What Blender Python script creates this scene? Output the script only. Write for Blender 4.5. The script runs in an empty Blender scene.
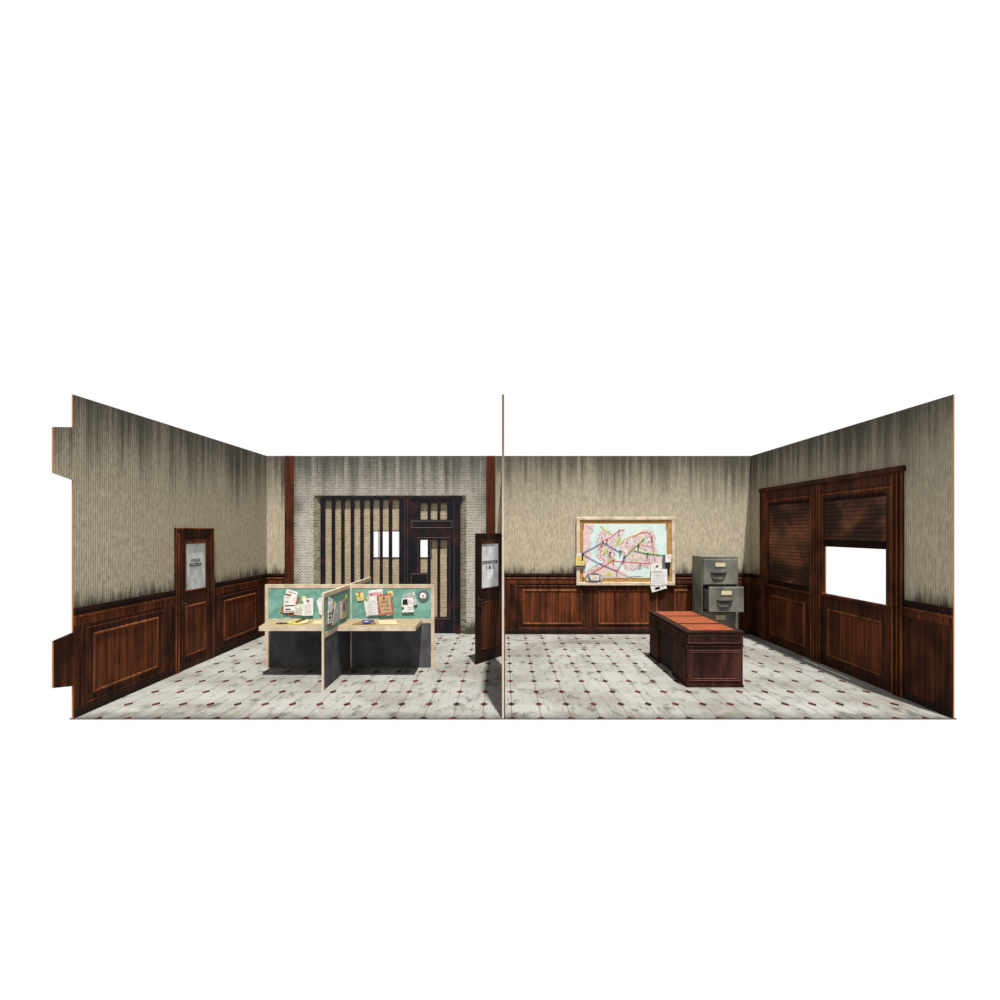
import bpy, bmesh, math, random
from mathutils import Vector, Matrix
random.seed(7)
C = bpy.context.scene.collection
K = 0.25                       # metres per drawn inch: the 14 inch card walls stand 3.5 m tall
XL, XR, YF, YB, H = -18.6, 19.43, 22.9, 41.64, 14.0
EYE, FOC = 8.10, 530.0
CX, CY = 503.6, 531.0

# ---------------------------------------------------------------- materials
def mat(name, build=None, col=(.5,.5,.5), rough=.7, spec=.3, metal=0.0):
    m = bpy.data.materials.new(name); m.use_nodes = True
    nt = m.node_tree; b = nt.nodes['Principled BSDF']
    b.inputs['Base Color'].default_value = (*col, 1)
    b.inputs['Roughness'].default_value = rough
    b.inputs['Specular IOR Level'].default_value = spec
    b.inputs['Metallic'].default_value = metal
    if build: build(G(nt), b)
    return m

class G:
    """small expression helper over a node tree; positions are in inches"""
    def __init__(s, nt):
        s.nt = nt
        g = nt.nodes.new('ShaderNodeNewGeometry')
        v = nt.nodes.new('ShaderNodeVectorMath'); v.operation = 'SCALE'
        v.inputs['Scale'].default_value = 1 / K
        nt.links.new(g.outputs['Position'], v.inputs[0])
        s.P = v.outputs[0]
        sp = nt.nodes.new('ShaderNodeSeparateXYZ'); nt.links.new(s.P, sp.inputs[0])
        s.x, s.y, s.z = sp.outputs
    def put(s, v, sock):
        if isinstance(v, (int, float)): sock.default_value = v
        elif isinstance(v, tuple):
            sock.default_value = (*v, 1) if len(v) == 3 and len(sock.default_value) == 4 else v
        else: s.nt.links.new(v, sock)
    def m(s, op, a, b=0.0, c=0.0, clamp=False):
        n = s.nt.nodes.new('ShaderNodeMath'); n.operation = op; n.use_clamp = clamp
        s.put(a, n.inputs[0]); s.put(b, n.inputs[1]); s.put(c, n.inputs[2])
        return n.outputs[0]
    def vec(s, x, y, z):
        n = s.nt.nodes.new('ShaderNodeCombineXYZ')
        for v, i in zip((x, y, z), n.inputs): s.put(v, i)
        return n.outputs[0]
    def sc(s, a, b, c, off=0.0):
        return s.vec(s.m('MULTIPLY_ADD', s.x, a, off), s.m('MULTIPLY', s.y, b), s.m('MULTIPLY', s.z, c))
    def noise(s, v, scale=1.0, detail=4, rough=.55):
        n = s.nt.nodes.new('ShaderNodeTexNoise'); s.put(v, n.inputs['Vector'])
        n.inputs['Scale'].default_value = scale; n.inputs['Detail'].default_value = detail
        n.inputs['Roughness'].default_value = rough
        return n.outputs['Fac']
    def ss(s, a, lo, hi):
        n = s.nt.nodes.new('ShaderNodeMapRange'); n.interpolation_type = 'SMOOTHSTEP'
        s.put(a, n.inputs['Value']); n.inputs['From Min'].default_value = lo; n.inputs['From Max'].default_value = hi
        return n.outputs['Result']
    def mix(s, f, a, b):
        n = s.nt.nodes.new('ShaderNodeMix'); n.data_type = 'RGBA'
        s.put(f, n.inputs[0]); s.put(a, n.inputs[6]); s.put(b, n.inputs[7])
        return n.outputs[2]
    def bump(s, h, b, strength=.3, dist=.01):
        n = s.nt.nodes.new('ShaderNodeBump'); n.inputs['Strength'].default_value = strength
        n.inputs['Distance'].default_value = dist
        s.put(h, n.inputs['Height']); s.nt.links.new(n.outputs[0], b.inputs['Normal'])

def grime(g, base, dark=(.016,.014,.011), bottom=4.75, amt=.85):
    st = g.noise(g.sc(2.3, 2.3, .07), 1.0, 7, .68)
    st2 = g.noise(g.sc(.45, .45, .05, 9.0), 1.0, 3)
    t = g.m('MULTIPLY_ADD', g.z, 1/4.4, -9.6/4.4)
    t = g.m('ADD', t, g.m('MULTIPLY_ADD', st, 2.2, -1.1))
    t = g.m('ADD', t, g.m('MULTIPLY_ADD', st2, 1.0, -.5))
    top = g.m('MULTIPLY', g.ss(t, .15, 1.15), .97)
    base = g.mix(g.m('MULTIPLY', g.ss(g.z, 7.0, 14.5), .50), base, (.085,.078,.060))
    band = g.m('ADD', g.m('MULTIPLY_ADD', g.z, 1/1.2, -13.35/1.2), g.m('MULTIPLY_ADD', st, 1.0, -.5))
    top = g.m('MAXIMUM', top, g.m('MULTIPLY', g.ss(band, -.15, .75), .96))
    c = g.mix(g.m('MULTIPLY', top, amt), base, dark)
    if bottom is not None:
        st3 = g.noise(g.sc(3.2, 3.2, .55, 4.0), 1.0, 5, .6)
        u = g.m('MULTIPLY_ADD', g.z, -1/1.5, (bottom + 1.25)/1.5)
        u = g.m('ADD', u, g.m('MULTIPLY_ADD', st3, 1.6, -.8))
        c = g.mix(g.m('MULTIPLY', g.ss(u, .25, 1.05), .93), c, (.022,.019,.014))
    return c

def b_plaster(g, b):
    fine = g.noise(g.sc(6.5, 6.5, 2.6), 1.0, 3)
    wv = g.noise(g.sc(.5, .5, .3), 1.0, 3)
    rib = g.m('SINE', g.m('MULTIPLY', g.m('ADD', g.x, g.y), 47.0))
    ft = g.m('ADD', fine, g.m('MULTIPLY', rib, .11))
    c = g.mix(g.ss(ft, .28, .72), (.275,.24,.17), (.435,.375,.272))
    c = g.mix(g.m('MULTIPLY', g.ss(wv, .35, .7), .3), c, (.30,.265,.19))
    g.put(grime(g, c), b.inputs['Base Color'])
    g.bump(g.m('ADD', g.m('MULTIPLY', rib, .35), fine), b, .35, .012)
plaster = mat('stained_plaster_paper', b_plaster, rough=.85, spec=.15)

def brick_fac(g, u, bw=.27, bh=.125):
    n = g.nt.nodes.new('ShaderNodeTexBrick')
    g.put(g.vec(u, g.z, 0.0), n.inputs['Vector'])
    n.inputs['Scale'].default_value = 1; n.inputs['Brick Width'].default_value = bw
    n.inputs['Row Height'].default_value = bh; n.inputs['Mortar Size'].default_value = .026
    n.inputs['Mortar Smooth'].default_value = .3
    n.inputs['Color1'].default_value = (0,0,0,1); n.inputs['Color2'].default_value = (1,1,1,1)
    n.inputs['Mortar'].default_value = (.5,.5,.5,1)
    return n.outputs['Fac'], n.outputs['Color']
def b_brick(lo, hi, mort, grim):
    def f(g, b):
        fac, colr = brick_fac(g, g.m('ADD', g.x, g.y))
        n = g.noise(g.sc(.55, .55, .45), 1.0, 5)
        c = g.mix(colr, lo, hi)
        c = g.mix(g.m('MULTIPLY', g.ss(n, .35, .7), .4), c, tuple(v*.55 for v in lo))
        c = g.mix(g.m('MULTIPLY', fac, .85), c, mort)
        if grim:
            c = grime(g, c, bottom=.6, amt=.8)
            e = g.m('ABSOLUTE', g.m('ADD', g.x, 8.9))                # brick darkens towards the two posts
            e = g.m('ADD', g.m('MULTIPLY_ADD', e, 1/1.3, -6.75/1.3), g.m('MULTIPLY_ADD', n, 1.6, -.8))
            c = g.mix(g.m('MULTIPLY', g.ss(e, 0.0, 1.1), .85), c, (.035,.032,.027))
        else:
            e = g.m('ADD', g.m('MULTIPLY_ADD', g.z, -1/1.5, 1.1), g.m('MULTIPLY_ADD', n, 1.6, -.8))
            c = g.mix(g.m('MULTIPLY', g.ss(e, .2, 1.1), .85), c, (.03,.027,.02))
        g.put(c, b.inputs['Base Color'])
        g.bump(n, b, .1, .006)
    return f
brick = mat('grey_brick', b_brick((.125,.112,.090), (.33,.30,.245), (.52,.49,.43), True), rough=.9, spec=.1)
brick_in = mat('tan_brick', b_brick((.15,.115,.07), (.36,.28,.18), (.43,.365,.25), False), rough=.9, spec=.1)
brick_jamb = mat('dark_brick_reveal', b_brick((.06,.055,.035), (.30,.27,.19), (.20,.18,.13), False), rough=.9, spec=.1)  # darker brick for the splayed reveal, deepening towards its foot

def b_wood(dark, light, gx=3.2, gz=.22, spots=True):
    def f(g, b):
        n = g.noise(g.sc(gx*1.5, gx*1.5, gz), 1.0, 7, .7)
        n2 = g.noise(g.sc(.6, .6, .5, 3.0), 1.0, 4)
        c = g.mix(g.ss(n, .36, .66), dark, light)
        c = g.mix(g.m('MULTIPLY', g.ss(n2, .42, .68), .62), c, tuple(v*.35 for v in dark))
        g.put(c, b.inputs['Base Color'])
        g.bump(n, b, .12, .006)
    return f
wood = mat('mahogany', b_wood((.016,.005,.0025), (.080,.022,.008)), rough=.7, spec=.10)
wood_panel = mat('mahogany_panel', b_wood((.028,.008,.003), (.150,.038,.011), 4.5, .12), rough=.7, spec=.10)
wood_bead = mat('mahogany_bead', b_wood((.065,.018,.006), (.22,.068,.020)), rough=.65, spec=.10)  # printed moulding highlights put into the colour as a lighter orange
wood_dark = mat('old_dark_mahogany', b_wood((.009,.004,.003), (.026,.009,.006)), rough=.7, spec=.10)
wood_desk = mat('desk_mahogany', b_wood((.012,.004,.003), (.050,.014,.009), 1.8, .8), rough=.7, spec=.10)
desk_bead = mat('desk_line', b_wood((.06,.022,.014), (.10,.036,.024)), rough=.65, spec=.10)
pillar_wood = mat('red_post_wood', b_wood((.028,.007,.003), (.105,.024,.008), 5, .2), rough=.7, spec=.10)
def b_leather(g, b):
    n = g.noise(g.sc(1.2, 4.0, 1.0), 1.0, 5)
    g.put(g.mix(g.ss(n, .3, .7), (.10,.018,.006), (.20,.046,.012)), b.inputs['Base Color'])
leather = mat('orange_leather', b_leather, rough=.6, spec=.2)

def b_blind(g, b):
    w = g.m('SINE', g.m('MULTIPLY', g.z, 2*math.pi/.235))
    n = g.noise(g.sc(.5, .35, .45), 1.0, 3)
    n2 = g.noise(g.sc(6, 6, 1), 1.0, 3)
    c = g.mix(g.ss(n, .42, .75), (.016,.006,.004), (.22,.08,.035))
    c = g.mix(g.m('MULTIPLY', n2, .4), c, (.06,.022,.012))
    g.put(c, b.inputs['Base Color'])
blind_m = mat('wood_slats', b_blind, rough=.6, spec=.12)
blind_dark = mat('dark_rail', b_wood((.006,.003,.002), (.022,.008,.005)), rough=.8, spec=.05)

def b_iron(g, b):
    n = g.noise(g.sc(1.6, 1.6, .9), 1.0, 5)
    c = g.mix(g.ss(n, .46, .74), (.006,.006,.009), (.036,.011,.008))
    g.put(c, b.inputs['Base Color'])
iron = mat('rusty_black_iron', b_iron, rough=.65, spec=.10)
iron_line = mat('pale_iron_edge', col=(.045,.036,.032), rough=.7, spec=.1)  # slightly paler iron for moulding lines and glazing bar

def b_floor(g, b):
    fu = g.m('SUBTRACT', g.m('FRACT', g.m('MULTIPLY_ADD', g.x, 1/1.28, -.364/1.28 + .5)), .5)
    fv = g.m('SUBTRACT', g.m('FRACT', g.m('MULTIPLY_ADD', g.y, 1/1.905, -22.90/1.905 + .5)), .5)
    au = g.m('ABSOLUTE', fu); av = g.m('ABSOLUTE', fv)
    dia = g.m('LESS_THAN', g.m('ADD', au, av), .152)
    line = g.m('MAXIMUM', g.m('LESS_THAN', au, .016), g.m('MULTIPLY', g.m('LESS_THAN', av, .008), .55))
    iu = g.m('FLOOR', g.m('MULTIPLY_ADD', g.x, 1/1.28, -.364/1.28)); iv = g.m('FLOOR', g.m('MULTIPLY_ADD', g.y, 1/1.905, -22.9/1.905))
    wn = g.nt.nodes.new('ShaderNodeTexWhiteNoise'); wn.noise_dimensions = '2D'
    g.put(g.vec(iu, iv, 0.0), wn.inputs['Vector'])
    big = g.noise(g.sc(.22, .22, 1), 1.0, 4)
    sm = g.noise(g.sc(1.3, .8, 1, 5.0), 1.0, 7, .7)
    scr = g.noise(g.sc(4.0, .8, 1, 2.0), 1.0, 5, .7)
    c = g.mix(wn.outputs['Value'], (.172,.168,.155), (.198,.194,.180))
    c = g.mix(g.m('MULTIPLY', g.ss(big, .42, .66), .55), c, (.095,.085,.066))
    c = g.mix(g.m('MULTIPLY', g.ss(sm, .52, .68), .80), c, (.040,.034,.026))
    c = g.mix(g.m('MULTIPLY', g.ss(scr, .54, .68), .6), c, (.055,.047,.038))
    fr = g.m('ADD', g.m('MULTIPLY_ADD', g.y, -1/2.0, (YF+1.15)/2.0), g.m('MULTIPLY_ADD', sm, 1.1, -.50))
    c = g.mix(g.m('MULTIPLY', g.ss(fr, .0, .75), .75), c, (.045,.040,.032))
    # brown worn patch before the map wall
    dx = g.m('MULTIPLY', g.m('SUBTRACT', g.x, 6.0), .32); dy = g.m('SUBTRACT', g.y, 38.6)
    rr = g.m('SQRT', g.m('ADD', g.m('MULTIPLY', dx, dx), g.m('MULTIPLY', dy, dy)))
    rr = g.m('ADD', rr, g.m('MULTIPLY_ADD', sm, 1.4, -.7))
    c = g.mix(g.m('MULTIPLY', g.m('SUBTRACT', 1.0, g.ss(rr, .1, 1.1)), .55), c, (.055,.045,.03))
    c = g.mix(g.m('MULTIPLY', line, .62), c, (.035,.03,.026))
    rd = g.noise(g.sc(.8, .8, 1, 1.0), 1.0, 1)
    c = g.mix(dia, c, g.mix(g.ss(rd, .4, .6), (.016,.006,.004), (.050,.013,.008)))
    g.put(c, b.inputs['Base Color'])
    b.inputs['Roughness'].default_value = .6
floor_m = mat('worn_octagon_tile', b_floor, spec=.08)
edge_orange = mat('raw_card_edge', col=(.26,.115,.04), rough=.9)
def b_cream(g, b):
    c = g.mix(g.ss(g.z, 8.5, 12.2), (.46,.39,.30), (.085,.065,.045))
    g.put(g.mix(g.m('MULTIPLY', g.noise(g.sc(1, 1, .8), 1.0, 4), .5), c, (.12,.09,.06)), b.inputs['Base Color'])
edge_cream = mat('cream_card_edge', b_cream, rough=.9)
black_edge = mat('dark_card_edge', col=(.03,.028,.025), rough=.9)

def b_felt(g, b):
    n = g.noise(g.sc(3, 3, 3), 1.0, 6, .7); n2 = g.noise(g.sc(.7, .7, .9, 2.), 1.0, 3)
    c = g.mix(g.ss(n, .3, .7), (.078,.185,.150), (.150,.295,.245))
    c = g.mix(g.m('MULTIPLY', g.ss(n2, .45, .7), .5), c, (.22,.38,.31))
    g.put(c, b.inputs['Base Color'])
felt = mat('green_felt', b_felt, rough=.95, spec=.1)
def b_gray(g, b):
    n = g.noise(g.sc(1.1, 1.1, .8), 1.0, 6, .6)
    g.put(g.mix(g.ss(n, .3, .75), (.036,.038,.042), (.090,.090,.090)), b.inputs['Base Color'])
gray_board = mat('charcoal_board', b_gray, rough=.85, spec=.15)
def b_pale(lo, hi, gx, gy, gz):
    def f(g, b):
        n = g.noise(g.sc(gx, gy, gz), 1.0, 5, .6)
        g.put(g.mix(g.ss(n, .3, .7), lo, hi), b.inputs['Base Color'])
    return f
pale = mat('pale_birch', b_pale((.34,.26,.175), (.49,.40,.305), 1.6, 1.6, 1.2), rough=.8, spec=.15)
pale_top = mat('pale_birch_toned_for_sun', b_pale((.155,.118,.068), (.205,.165,.105), .7, 5, 5), rough=.8, spec=.15)  # same birch, colour darkened to offset full sun on upward faces
def b_cabinet(g, b):
    n = g.noise(g.sc(.7, .7, .5, 6.0), 1.0, 2); n2 = g.noise(g.sc(7, 7, 7), 1.0, 3)
    c = g.mix(g.ss(n, .25, .75), (.060,.062,.056), (.20,.188,.145))
    c = g.mix(g.m('MULTIPLY', n2, .35), c, (.075,.08,.08))
    g.put(c, b.inputs['Base Color'])
steel = mat('greenish_grey_enamel', b_cabinet, rough=.42, spec=.3)
steel_dark = mat('dark_grey_enamel', col=(.06,.06,.055), rough=.5, spec=.4)  # plain darker grey for the drawer boxes
black = mat('black_enamel', col=(.012,.011,.011), rough=.5, spec=.2)
chrome = mat('chrome', col=(.75,.75,.75), rough=.25, metal=1.0)
brass = mat('dull_brass', col=(.06,.04,.025), rough=.45, metal=.6)
tagcard = mat('label_card', col=(.50,.43,.27), rough=.8)
def b_frost(g, b):
    n = g.noise(g.sc(2.2, 2.2, 1.6), 1.0, 3); n2 = g.noise(g.sc(20, 20, 20), 1.0, 2)
    c = g.mix(g.ss(n, .25, .75), (.36,.36,.37), (.62,.63,.65))
    c = g.mix(g.m('MULTIPLY', n2, .15), c, (.5,.5,.5))
    g.put(c, b.inputs['Base Color'])
frost = mat('frosted_glass', b_frost, rough=.35, spec=.5)
ink = mat('black_ink', col=(.012,.012,.013), rough=.8, spec=.1)
grey_ink = mat('grey_ink', col=(.30,.30,.30), rough=.8, spec=.1)
red_ink = mat('red_ink', col=(.50,.03,.025), rough=.8, spec=.1)
def b_paper(a, b2):
    def f(g, b):
        n = g.noise(g.sc(4, 4, 4), 1.0, 4)
        g.put(g.mix(g.ss(n, .35, .7), a, b2), b.inputs['Base Color'])
    return f
paper_w = mat('white_paper', b_paper((.50,.485,.46), (.66,.65,.63)), rough=.85, spec=.1)
paper_c = mat('cream_paper', b_paper((.46,.42,.35), (.58,.54,.48)), rough=.85, spec=.1)
paper_g = mat('newsprint', b_paper((.28,.27,.265), (.52,.51,.50)), rough=.85, spec=.1)
rust_p = mat('rust_paper', b_paper((.20,.06,.03), (.38,.14,.075)), rough=.85, spec=.1)
tan_p = mat('tan_paper', b_paper((.32,.21,.125), (.44,.30,.19)), rough=.85, spec=.1)
yellow_p = mat('yellow_note', b_paper((.52,.40,.09), (.64,.52,.17)), rough=.85, spec=.1)
blue_p = mat('blue_cover', col=(.012,.022,.10), rough=.6)
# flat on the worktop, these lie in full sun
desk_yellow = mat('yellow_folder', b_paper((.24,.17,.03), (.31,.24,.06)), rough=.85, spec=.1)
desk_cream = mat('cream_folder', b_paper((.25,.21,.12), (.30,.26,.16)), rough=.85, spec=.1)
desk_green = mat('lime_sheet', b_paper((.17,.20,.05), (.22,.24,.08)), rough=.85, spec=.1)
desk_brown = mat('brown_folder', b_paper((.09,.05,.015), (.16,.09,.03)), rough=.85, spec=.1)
cork = mat('cork', b_pale((.27,.14,.04), (.39,.225,.075), 5, 5, 5), rough=.95, spec=.05)
board_wood = mat('whitewashed_frame', b_pale((.34,.27,.19), (.54,.45,.34), 1.5, 1.5, 1.5), rough=.8, spec=.1)
sea = mat('map_water', b_pale((.42,.53,.50), (.53,.60,.56), 1.2, 1, 1.2), rough=.7, spec=.2)
def b_land(g, b):
    v = g.nt.nodes.new('ShaderNodeTexVoronoi'); v.feature = 'DISTANCE_TO_EDGE'
    g.put(g.sc(1, 1, 1), v.inputs['Vector']); v.inputs['Scale'].default_value = 4.2
    n = g.noise(g.sc(4, 4, 4), 1.0, 4, .7); n2 = g.noise(g.sc(1.6, 1, 1.6, 7.), 1.0, 2)
    c = g.mix(g.ss(n, .35, .65), (.44,.36,.36), (.62,.54,.50))
    c = g.mix(g.m('MULTIPLY', g.ss(n2, .60, .70), .6), c, (.50,.55,.30))
    c = g.mix(g.m('SUBTRACT', 1.0, g.ss(v.outputs['Distance'], .01, .07)), c, (.34,.20,.21))
    g.put(c, b.inputs['Base Color'])
land = mat('map_city', b_land, rough=.7, spec=.2)
land_pink = mat('map_pink_land', b_pale((.50,.36,.34), (.58,.43,.40), 3, 1, 3), rough=.7)
park = mat('map_green', b_pale((.30,.36,.07), (.40,.44,.13), 3, 1, 3), rough=.7)
gold = mat('map_gold', col=(.50,.36,.08), rough=.7)
blue_s = mat('blue_string', col=(.05,.09,.40), rough=.7)
green_s = mat('green_string', col=(.06,.50,.05), rough=.7)
red_m = mat('red_pin', col=(.55,.02,.02), rough=.4)
orange_d = mat('orange_dot', col=(.55,.16,.02), rough=.6)
slate = mat('slate_card', col=(.085,.085,.105), rough=.7)

# ---------------------------------------------------------------- mesh helpers
F0 = lambda u, d, v: (u, d, v)
FB = lambda u, d, v: (u, YB - d, v)            # back wall: u = x
FL = lambda u, d, v: (XL + d, u, v)            # left wall: u = y
FR = lambda u, d, v: (XR - d, u, v)            # right wall: u = y
class MB:
    def __init__(s, F=F0): s.F = F; s.v = []; s.f = []; s.mi = []
    def add(s, pts, faces, mi=0):
        n = len(s.v); s.v += [s.F(*p) for p in pts]
        s.f += [[n+i for i in f] for f in faces]; s.mi += [mi]*len(faces)
        return s
    def box(s, u0, u1, d0, d1, v0, v1, mi=0):
        p = [(u, d, v) for v in (v0, v1) for d in (d0, d1) for u in (u0, u1)]
        return s.add(p, [(0,1,3,2),(4,6,7,5),(0,4,5,1),(2,3,7,6),(0,2,6,4),(1,5,7,3)], mi)
    def bev(s, u0, u1, d0, d1, v0, v1, b=.03, mi=0):
        """box whose d1 face is chamfered"""
        p = [(u0,d0,v0),(u1,d0,v0),(u1,d0,v1),(u0,d0,v1),(u0,d1-b,v0),(u1,d1-b,v0),(u1,d1-b,v1),(u0,d1-b,v1),
             (u0+b,d1,v0+b),(u1-b,d1,v0+b),(u1-b,d1,v1-b),(u0+b,d1,v1-b)]
        q = lambda a, c: [(a+i, a+(i+1)%4, c+(i+1)%4, c+i) for i in range(4)]
        return s.add(p, [(0,1,2,3),(8,9,10,11)] + q(0,4) + q(4,8), mi)
    def ring(s, u0, u1, v0, v1, w, d0, h, mi=0):
        """mitred bead: outer rim and inner rim at d0, ridge at d0+h"""
        R = []
        for k, d in ((0, d0), (w*.3, d0+h), (w*.7, d0+h), (w, d0)):
            R += [(u0+k,d,v0+k),(u1-k,d,v0+k),(u1-k,d,v1-k),(u0+k,d,v1-k)]
        fs = []
        for a in (0, 4, 8):
            fs += [(a+i, a+(i+1)%4, a+4+(i+1)%4, a+4+i) for i in range(4)]
        fs += [(12+i, 12+(i+1)%4, (i+1)%4, i) for i in range(4)]
        return s.add(R, fs, mi)
    def frame(s, u0, u1, v0, v1, w, d0, d1, mi=0):
        s.box(u0, u1, d0, d1, v1-w, v1, mi); s.box(u0, u1, d0, d1, v0, v0+w, mi)
        s.box(u0, u0+w, d0, d1, v0+w, v1-w, mi); return s.box(u1-w, u1, d0, d1, v0+w, v1-w, mi)
    def prism(s, poly, d0, d1, mi=0):
        n = len(poly)
        p = [(u, d0, v) for u, v in poly] + [(u, d1, v) for u, v in poly]
        return s.add(p, [tuple(range(n)), tuple(range(n, 2*n))] + [(i, (i+1)%n, n+(i+1)%n, n+i) for i in range(n)], mi)
    def disc(s, uc, vc, r, d0, d1, n=20, mi=0):
        return s.prism([(uc+r*math.cos(2*math.pi*i/n), vc+r*math.sin(2*math.pi*i/n)) for i in range(n)], d0, d1, mi)
    def stroke(s, a, b, w, d0, d1, mi=0):
        du, dv = b[0]-a[0], b[1]-a[1]; L = math.hypot(du, dv) or 1
        nu, nv = -dv/L*w/2, du/L*w/2
        return s.prism([(a[0]+nu,a[1]+nv),(b[0]+nu,b[1]+nv),(b[0]-nu,b[1]-nv),(a[0]-nu,a[1]-nv)], d0, d1, mi)
    def tube(s, pts, r, n=8, mi=0):
        """tube through points given in the frame's own coordinates"""
        P = [Vector(p) for p in pts]; R = []
        for i, p in enumerate(P):
            t = (P[min(i+1, len(P)-1)] - P[max(i-1, 0)]).normalized()
            a = t.orthogonal().normalized() if i == 0 else (A - t*A.dot(t)).normalized()
            A = a; b = t.cross(a)
            R += [tuple(p + r*(math.cos(2*math.pi*k/n)*a + math.sin(2*math.pi*k/n)*b)) for k in range(n)]
        fs = [(i*n+k, i*n+(k+1)%n, (i+1)*n+(k+1)%n, (i+1)*n+k) for i in range(len(P)-1) for k in range(n)]
        fs += [tuple(range(n)), tuple((len(P)-1)*n+k for k in range(n))]
        return s.add(R, fs, mi)
    def slab(s, us, vs, hole, d0, d1, face=lambda u, v: 0, edge=1):
        """a board cut out of a grid; face() gives the material index, the cut edges take EDGE"""
        us, vs = sorted(set(us)), sorted(set(vs))
        solid = lambda i, j: 0 <= i < len(us)-1 and 0 <= j < len(vs)-1 and not hole((us[i]+us[i+1])/2, (vs[j]+vs[j+1])/2)
        for i in range(len(us)-1):
            for j in range(len(vs)-1):
                if not solid(i, j): continue
                a, b, c, e = us[i], us[i+1], vs[j], vs[j+1]; m = face((a+b)/2, (c+e)/2)
                for d in (d0, d1): s.add([(a,d,c),(b,d,c),(b,d,e),(a,d,e)], [(0,1,2,3)], m)
                for (di, dj, p, q) in ((-1,0,(a,c),(a,e)), (1,0,(b,c),(b,e)), (0,-1,(a,c),(b,c)), (0,1,(a,e),(b,e))):
                    if not solid(i+di, j+dj):
                        s.add([(p[0],d0,p[1]),(q[0],d0,q[1]),(q[0],d1,q[1]),(p[0],d1,p[1])], [(0,1,2,3)], edge)
        return s
    def build(s, name, mats, parent=None, origin=None, smooth=False, weld=False):
        mats = mats if isinstance(mats, (list, tuple)) else [mats]
        if origin is None:
            o3 = [sum((min(v[i] for v in s.v), max(v[i] for v in s.v)))/2 for i in (0, 1)] + [min(v[2] for v in s.v)]
            origin = o3
        O = Vector(origin)
        me = bpy.data.meshes.new(name)
        me.from_pydata([((Vector(v)-O)*K)[:] for v in s.v], [], s.f)
        for m in mats: me.materials.append(m)
        for p, i in zip(me.polygons, s.mi): p.material_index = min(i, len(mats)-1)
        bm = bmesh.new(); bm.from_mesh(me)
        if weld: bmesh.ops.remove_doubles(bm, verts=bm.verts, dist=1e-5)
        bmesh.ops.recalc_face_normals(bm, faces=bm.faces)
        bm.to_mesh(me); bm.free()
        if smooth:
            for p in me.polygons: p.use_smooth = True
        o = bpy.data.objects.new(name, me); C.objects.link(o)
        o.location = O*K
        if parent is not None:
            o.parent = parent
            o.location = O*K - worldloc(parent)
        return o
def worldloc(o):
    l = Vector(o.location)
    while o.parent is not None: o = o.parent; l += Vector(o.location)
    return l
def tag(o, label, cat, group=None, kind=None):
    o['label'] = label; o['category'] = cat
    if group: o['group'] = group
    if kind: o['kind'] = kind
    return o
def empty(name, loc, label, cat, group=None, kind=None):
    o = bpy.data.objects.new(name, None); C.objects.link(o); o.location = Vector(loc)*K
    o.empty_display_size = .1
    return tag(o, label, cat, group, kind)
def text_mb(F, s, uc, vc, w, h, d0, d1, rot=0.0):
    """lettering as solid glyphs, W wide and H tall, centred on (uc, vc)"""
    cu = bpy.data.curves.new('t', 'FONT'); cu.body = s; cu.extrude = .01; cu.resolution_u = 3
    cu.offset = .012
    o = bpy.data.objects.new('t', cu); C.objects.link(o)
    dg = bpy.context.evaluated_depsgraph_get(); me = o.evaluated_get(dg).to_mesh()
    vs = [v.co.copy() for v in me.vertices]; fs = [tuple(p.vertices) for p in me.polygons]
    o.evaluated_get(dg).to_mesh_clear(); bpy.data.objects.remove(o); bpy.data.curves.remove(cu)
    x0, x1 = min(v.x for v in vs), max(v.x for v in vs); y0, y1 = min(v.y for v in vs), max(v.y for v in vs)
    mb = MB(F); pts = []
    for v in vs:
        a = (v.x-(x0+x1)/2)/(x1-x0)*w; b = (v.y-(y0+y1)/2)/(y1-y0)*h
        pts.append((uc+a*math.cos(rot)-b*math.sin(rot), d1 if v.z > 0 else d0, vc+a*math.sin(rot)+b*math.cos(rot)))
    return mb.add(pts, fs)

# ---------------------------------------------------------------- the setting
f = MB()
f.box(XL-.14, XR+.13, YF-.02, YB+.12, -.04, 0.0)
fl = f.build('floor', [floor_m, black_edge], origin=(0, YF, -.04))
for p in fl.data.polygons: p.material_index = 0 if p.normal.z > .5 else 1
tag(fl, 'pale octagon tile floor with small dark red diamond insets', 'floor', kind='structure')

RX0, RX1, RZ = -14.93, -2.92, 10.89            # brick recess of the cell
BX0, BX1 = -16.9, -1.0
w = MB(FB)
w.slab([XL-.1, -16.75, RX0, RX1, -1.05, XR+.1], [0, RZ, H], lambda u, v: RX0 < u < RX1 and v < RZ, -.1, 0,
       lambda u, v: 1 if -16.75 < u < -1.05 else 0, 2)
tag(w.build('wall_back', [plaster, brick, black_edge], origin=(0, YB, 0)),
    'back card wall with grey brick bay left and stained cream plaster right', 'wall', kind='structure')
# the left wall and its two locking tabs
w = MB(FL)
w.slab([YF, YB+.1], [0, H], lambda u, v: False, -.06, 0, edge=1)
w.prism([(YF, 12.59), (21.9, 12.40), (21.9, 10.50), (YF, 10.30)], -.06, 0, 0)
w.prism([(YF, 3.71), (21.9, 3.55), (21.9, 1.61), (YF, 1.40)], -.06, 0, 2)
for (a, b) in ((12.40, 10.50), (3.55, 1.61)): w.box(21.894, 21.9, -.062, .002, b, a, 1)
tag(w.build('wall_left', [plaster, edge_orange, wood], origin=(XL, YF, 0)),
    'left card wall of streaked grey plaster with two locking tabs at its front edge', 'wall', kind='structure')
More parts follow.
